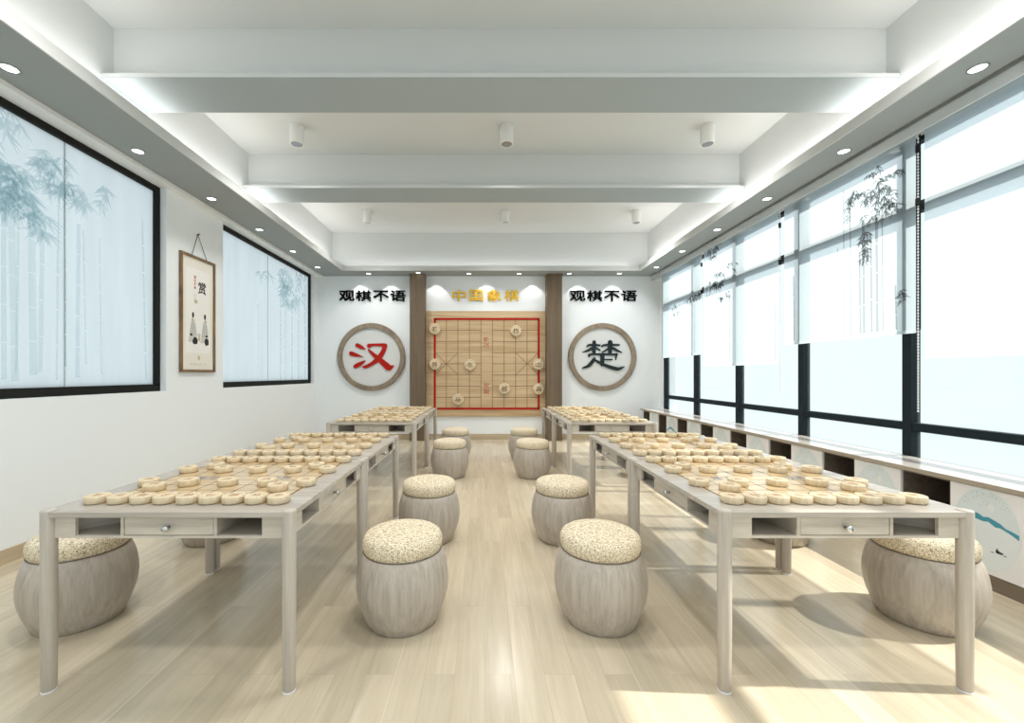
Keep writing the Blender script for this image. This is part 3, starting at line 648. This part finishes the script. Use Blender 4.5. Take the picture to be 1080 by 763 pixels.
# ------------------------------------------------------------------ chess tables
HX, HY = .525, .535
TZ = .745
def chess_table(label):
    t = empty('chess_table', (0, 0, 0), label, 'chess table', 'chess tables')
    # top: plate with cut corners for the round posts
    top = MB(); cc = .030; out = []
    for sx, sy in ((-1, -1), (1, -1), (1, 1), (-1, 1)):
        a = [(sx * (HX - cc), sy * (HY - .006)), (sx * (HX - cc), sy * (HY - cc)), (sx * (HX - .006), sy * (HY - cc))]
        if sx * sy < 0: a = a[::-1]
        if (sx, sy) in ((-1, -1), (1, 1)): a = a[::-1]
        else: a = a[::-1]
        out += a
    # order counter-clockwise by hand
    hx, hy = HX - .006, HY - .006; q, r_ = HX - cc, HY - cc
    out = [(-q, -hy), (q, -hy), (q, -r_), (hx, -r_), (hx, r_), (q, r_), (q, hy), (-q, hy), (-q, r_), (-hx, r_), (-hx, -r_), (-q, -r_)]
    top.prism(out, lambda u, v: (u, v, TZ - .022), lambda u, v: (u, v, TZ)); top.build('table_top', M['top'], t)
    # apron housing: open corner compartments, drawer housings between
    b = MB(); B0, B1 = .632, TZ - .0221; o_ = .500; oy = .510
    b.box(-o_, o_, -oy, oy, B0, B0 + .010)
    b.box(-.198, .198, -oy + .012, oy - .012, B0 + .010, B1); b.box(-o_ + .012, -.198, -.198, .198, B0 + .01, B1); b.box(.198, o_ - .012, -.198, .198, B0 + .01, B1)
    for s in (-1, 1):
        for w_ in (-1, 1):
            b.box(*sorted((w_ * .186, w_ * .199)), *sorted((s * (oy - .013), s * oy)), B0 + .01, B1)          # drawer cheeks front/back
            b.box(*sorted((s * (o_ - .013), s * o_)), *sorted((w_ * .186, w_ * .199)), B0 + .01, B1)
            b.box(*sorted((w_ * .386, w_ * .487)), *sorted((s * (oy - .014), s * oy)), B0 + .01, B1)          # corner panels
            b.box(*sorted((s * (o_ - .014), s * o_)), *sorted((w_ * .392, w_ * (oy - .015))), B0 + .01, B1)
        b.box(-.386, .386, *sorted((s * (oy - .012), s * oy)), B1 - .004, B1)
    for s in (-1, 1):
        for w_ in (-1, 1):
            b.prism([(s * u, w_ * v) for u, v in ((.194, .204), (.204, .194), (.488, .488), (.478, .498))], lambda u, v: (u, v, B0 + .0101), lambda u, v: (u, v, B1 - .0001))
    b.build('apron_body', M['table'], t)
    for k in range(4):
        rot = Matrix.Rotation(k * PI / 2, 4, 'Z'); dist = oy if k % 2 == 0 else o_
        d = MB().box(-.1835, .1835, -dist + .001, -dist + .0118, B0 + .0125, B1 - .0065, bev=.0012).build('drawer', M['table'], t); d.matrix_local = rot
        kn = MB().lathe([(.006, 0), (.005, .012), (.0125, .018), (.0135, .023), (.011, .028), (.001, .029)], 16).build('knob', M['steel'], d)
        kn.matrix_local = Matrix.Translation((0, -dist + .001, (B0 + B1) / 2)) @ Matrix.Rotation(R(90), 4, 'X')
    for sx in (-1, 1):
        for sy in (-1, 1):
            l = MB().lathe([(.024, .006), (.0255, .010), (.0275, .30), (.0275, TZ - .002), (.0262, TZ + .003), (.022, TZ + .005), (.001, TZ + .005)], 24)
            lo = l.build('leg', M['leg'], t, (sx * (HX - .0275), sy * (HY - .0275), 0))
            MB().lathe([(.026, 0), (.0265, .004), (.0245, .0065), (.001, .0065)], 20).build('foot_pad', M['foot'], lo)
    # printed board
    y0, y1 = -HY + .140, -HY + .140 + 9 * .0945
    bb = MB(); bb.box(-.400 - .010, .400 + .010, y0 - .022, y1 + .022, TZ + .0002, TZ + .0012); bd = bb.build('chess_board_inlay', M['board'], t)
    tag(bd, 'honey coloured board inlay with dark lines')
    ln = MB(); zz = TZ + .0016; pit = .0945
    def q4(x0, x1, ya, yb): ln.poly([(x0, ya, zz), (x1, ya, zz), (x1, yb, zz), (x0, yb, zz)])
    for j in range(10): w_ = .0021; q4(-.4, .4, y0 + j * pit - w_, y0 + j * pit + w_)
    for i in range(9):
        x = -.4 + .1 * i; w_ = .0021
        if i in (0, 8): q4(x - w_ * 1.6, x + w_ * 1.6, y0, y1)
        else: q4(x - w_, x + w_, y0, y0 + 4 * pit); q4(x - w_, x + w_, y0 + 5 * pit, y1)
    for ya in (y0, y0 + 7 * pit):
        for (a, b_) in (((-.1, ya), (.1, ya + 2 * pit)), ((.1, ya), (-.1, ya + 2 * pit))):
            d = Vector((b_[0] - a[0], b_[1] - a[1])).normalized(); n = Vector((-d.y, d.x)) * .0011
            ln.poly([(a[0] - n.x, a[1] - n.y, zz), (b_[0] - n.x, b_[1] - n.y, zz), (b_[0] + n.x, b_[1] + n.y, zz), (a[0] + n.x, a[1] + n.y, zz)])
    ln.build('board_lines', M['line'], bd, fix=False)
    for body, x in (('楚河', -.2), ('汉界', .2)):
        obj('river_script', text_mesh(body, .06, .0002, 0), M['blueink'], bd, Matrix.Translation((x, y0 + 4.5 * pit, TZ + .0016)))
    return t
tabs = []
proto = None
TY = [1.70 + .535, 2.777 + .535, 4.822 + .535, 5.902 + .535]
TX = {'wall': -1.302, 'window': 1.495}
for side in ('wall', 'window'):
    for k, y in enumerate(TY):
        lb = {'wall': 'grey ash chess table with drawers, on the framed-picture side, ', 'window': 'grey ash chess table with drawers, on the roller-blind side, '}[side] + ['first of four from front', 'second of four from front', 'third of four from front', 'fourth, by the far wall'][k]
        if proto is None: proto = chess_table(lb); o = proto
        else: o = copy_tree(proto)
        o['label'] = lb; o.location = (TX[side], y, 0)

# ------------------------------------------------------------------ chess pieces
ph, prr = .031, .0470
def piece_mesh():
    m_ = MB().lathe([(.001, 0), (prr - .004, 0), (prr, .004), (prr, ph - .003), (prr - .0008, ph - .0012), (prr - .0022, ph - .0003), (prr - .0035, ph), (prr - .0105, ph), (prr - .0112, ph - .0008), (prr - .0125, ph - .0008), (prr - .013, ph), (.001, ph)], 28)
    return m_
pproto = piece_mesh().build('chess_piece', M['piece'])
glyphs = {}
def glyph(ch, mat):
    if (ch, mat) not in glyphs:
        me = text_mesh(ch, .040, .0003, .0008); me.materials.append(M[mat]); glyphs[(ch, mat)] = me
    return glyphs[(ch, mat)]
layout = [(0, f, ch) for f, ch in enumerate('车马相仕帅仕相马车')] + [(2, 1, '炮'), (2, 7, '炮')] + [(3, f, '兵') for f in (0, 2, 4, 6, 8)] \
       + [(6, f, '卒') for f in (0, 2, 4, 6, 8)] + [(7, 1, '砲'), (7, 7, '砲')] + [(9, f, ch) for f, ch in enumerate('車馬象士将士象馬車')]
rowname = {0: 'front row', 2: 'second row', 3: 'third row', 6: 'fourth row', 7: 'fifth row', 9: 'rear row'}
order_in_row = {0: list(range(9)), 2: [1, 7], 3: [0, 2, 4, 6, 8], 6: [0, 2, 4, 6, 8], 7: [1, 7], 9: list(range(9))}
used = False
prng = random.Random(3)
for side in ('wall', 'window'):
    for k, y in enumerate(TY):
        for r_, f_, ch in layout:
            if not used: o = pproto; used = True
            else: o = pproto.copy(); COL.objects.link(o)
            o.location = (TX[side] - .4 + .1 * f_ + prng.uniform(-.0012, .0012), y - HY + .140 + .0945 * r_ + prng.uniform(-.001, .001), TZ + .0018)
            o.rotation_euler = (0, 0, prng.uniform(-.2, .2))
            lst = order_in_row[r_] if side == 'window' else order_in_row[r_][::-1]      # counted from the aisle
            n_ = ordn[lst.index(f_)]
            o['label'] = f'round pale wood chess piece, {n_} from aisle, {rowname[r_]}, {["first", "second", "third", "fourth"][k]} {"picture-side" if side == "wall" else "blind-side"} table'
            o['category'] = 'chess piece'; o['group'] = f'chess pieces on the {["first", "second", "third", "fourth"][k]} {"picture-side" if side == "wall" else "blind-side"} table'
            if k < 2:
                g_ = bpy.data.objects.new('engraved_character', glyph(ch, 'redink' if r_ < 5 else 'ink')); COL.objects.link(g_); g_.parent = o
                g_.location = (0, 0, ph + .0001); g_.rotation_euler = (0, 0, 0 if r_ < 5 else PI)

# ------------------------------------------------------------------ drum stools
def drum_stool():
    t = empty('drum_stool')
    prof = [(.001, 0), (.178, 0), (.186, .006), (.205, .05), (.224, .10), (.237, .15), (.243, .20), (.241, .25), (.233, .30), (.222, .34), (.210, .370), (.204, .376), (.001, .376)]
    MB().lathe(prof, 56).build('drum_body', M['stool'], t)
    z0 = .377
    cp = [(.001, z0), (.200, z0), (.204, z0 + .004), (.2095, z0 + .025), (.211, z0 + .045), (.209, z0 + .062), (.201, z0 + .078), (.186, z0 + .089), (.160, z0 + .096), (.110, z0 + .100), (.05, z0 + .1015), (.001, z0 + .102)]
    cu = MB().lathe(cp, 56).build('seat_cushion', M['tweed'], t)
    pip = MB().lathe([(.2055, z0 - .002), (.2085, z0 + .001), (.2065, z0 + .004), (.2035, z0 + .002), (.2055, z0 - .002)], 56).build('seam_piping', M['kick'], cu)
    return t
ds = drum_stool(); first_used = False
rn = {0: 'first', 1: 'second', 2: 'third', 3: 'fourth'}
for side in ('wall', 'window'):
    for inner in (True, False):
        for k, y in enumerate((2.25, 3.335, 5.36, 6.47)):
            o = ds if not first_used else copy_tree(ds); first_used = True
            sgn = (1 if side == 'wall' else -1) * (1 if inner else -1)
            o.location = (TX[side] + sgn * .868, y, 0); o.rotation_euler = (0, 0, .7 * k + (1.9 if inner else 0) + (.8 if side == 'wall' else 0))
            where = ('on the aisle side of' if inner else ('between the white wall and' if side == 'wall' else 'between the cabinets and'))
            tag(o, f'grey wood drum stool with tweed seat {where} {rn[k]} {"picture-side" if side == "wall" else "blind-side"} table', 'stool', 'drum stools')

# ------------------------------------------------------------------ lamps
def cyl_lamp(x, y, label):
    t = empty('ceiling_lamp', (x, y, CEIL), label, 'ceiling lamp', 'white cylinder ceiling lamps')
    MB().lathe([(.001, 0), (.072, 0), (.074, -.004), (.074, -.198), (.071, -.205), (.062, -.205), (.060, -.19), (.001, -.19)], 32).build('lamp_housing', M['white'], t)
    MB().lathe([(.0595, -.2035), (.052, -.196), (.030, -.1905), (.001, -.1904)], 32).build('reflector', M['chrome'], t)
    return t
for (x, y, lb) in ((-2.075, 4.635, 'white cylinder lamp over the framed-picture side, between the two nearer beams'), (.257, 4.635, 'white cylinder lamp over the aisle, between the two nearer beams'), (2.486, 4.635, 'white cylinder lamp over the blind side, between the two nearer beams'),
                   (-1.958, 7.04, 'white cylinder lamp over the framed-picture side, beyond the last beam'), (.368, 7.04, 'white cylinder lamp over the aisle, beyond the last beam'), (2.576, 7.04, 'white cylinder lamp over the blind side, beyond the last beam')):
    cyl_lamp(x, y, lb)
def downlight(x, y, label, grp):
    t = empty('recessed_downlight', (x, y, SOF), label, 'downlight', grp)
    MB().lathe([(.052, 0), (.052, -.004), (.045, -.006), (.041, -.003), (.041, 0)], 28).build('trim_ring', M['chrome'], t)
    MB().lathe([(.0405, -.0005), (.0405, -.0025), (.001, -.003)], 28).build('lamp_disc', M['lamp'], t)
for k in range(6):
    downlight(-3.065, 2.697 + 1.0025 * k, f'recessed downlight in the ceiling border over the left wall, {ordn[5 - k]} from the far corner', 'downlights above the left wall')
    downlight(3.195, 2.697 + 1.0025 * k, f'recessed downlight in the ceiling border above the blinds, {ordn[5 - k]} from the far corner', 'downlights above the blinds')
wh = ['over the red ring sign', 'over the pilaster beside the red ring sign', 'over the first gold character', 'past the last gold character', 'beside the pilaster near the slate ring sign', 'over the slate ring sign']
for k in range(6): downlight(-2.26 + .986 * k, 8.20 if k not in (1,) else 8.12, 'recessed downlight in the far ceiling border, ' + wh[k], 'downlights along the far wall')

# ------------------------------------------------------------------ lights
def light(kind, name, loc, energy, col=(1, 1, 1), **kw):
    l = bpy.data.lights.new(name, kind); l.energy = energy; l.color = col
    for k_, v in kw.items(): setattr(l, k_, v)
    o = bpy.data.objects.new(name, l); COL.objects.link(o); o.location = loc; return o
sun = light('SUN', 'sun', (6, 0, 6), 6.2, (1, .96, .88), angle=R(1.0))
el, az = 46.7, 3.5
d = Vector((-math.cos(R(el)) * math.cos(R(az)), math.cos(R(el)) * math.sin(R(az)), -math.sin(R(el))))
sun.rotation_euler = d.to_track_quat('-Z', 'Y').to_euler()
# cove strips
for nm, loc, sx, sy in (('cove_strip_left', (-2.82, 3.4, 3.395), .05, 9.0), ('cove_strip_right', (3.10, 3.4, 3.395), .05, 9.0)):
    l = light('AREA', nm, loc, 24, (1, .98, .95), shape='RECTANGLE', size=sx, size_y=sy); l.rotation_euler = (PI, 0, 0)
l = light('AREA', 'cove_strip_far', (.1, 8.06, 3.395), 4, (1, .98, .95), shape='RECTANGLE', size=5.6, size_y=.05); l.rotation_euler = (PI, 0, 0)
# wall washers on the far wall
for px in (378.5, 410.8, 459.3, 512.6, 562.7, 611.3, 648.5):
    l = light('SPOT', 'wall_washer', ((px - 510) * 8.25 / 440, 8.215, 3.275), 8, (1, .98, .96), spot_size=R(86), spot_blend=.35, shadow_soft_size=.02)
    l.rotation_euler = (R(7), 0, 0)
# ceiling lamps shine down
for (x, y) in ((-2.075, 4.635), (.257, 4.635), (2.486, 4.635), (-1.958, 7.04), (.368, 7.04), (2.576, 7.04), (-2.0, 2.3), (.26, 2.3), (2.5, 2.3), (-2.0, .3), (.26, .3), (2.5, .3)):
    l = light('SPOT', 'lamp_beam', (x, y, CEIL - .215), 115 if y > 6 else 80, (1, .98, .95), spot_size=R(140), spot_blend=.8, shadow_soft_size=.12)

# world
w = bpy.data.worlds.new('daylight'); S.world = w; w.use_nodes = True
bg = w.node_tree.nodes['Background']; bg.inputs['Color'].default_value = (.81, .92, .955, 1); bg.inputs['Strength'].default_value = 1.0

# ------------------------------------------------------------------ camera
cam = bpy.data.cameras.new('camera'); co = bpy.data.objects.new('camera', cam); COL.objects.link(co)
co.location = (0, 0, CAMZ); co.rotation_euler = (R(90), 0, 0)
cam.sensor_width = 36; cam.lens = 440 * 36 / 1080; cam.shift_x = 30 / 1080; cam.shift_y = 13.5 / 1080; cam.clip_start = .05
S.camera = co
S.view_settings.view_transform = 'Standard'; S.view_settings.look = 'None'; S.view_settings.exposure = .20; S.view_settings.gamma = 1
S.view_settings.use_curve_mapping = False
S.cycles.use_denoising = True
S.cycles.max_bounces = 10; S.cycles.diffuse_bounces = 6; S.cycles.transparent_max_bounces = 12
S.cycles.sample_clamp_indirect = 6; S.cycles.caustics_reflective = False; S.cycles.caustics_refractive = False
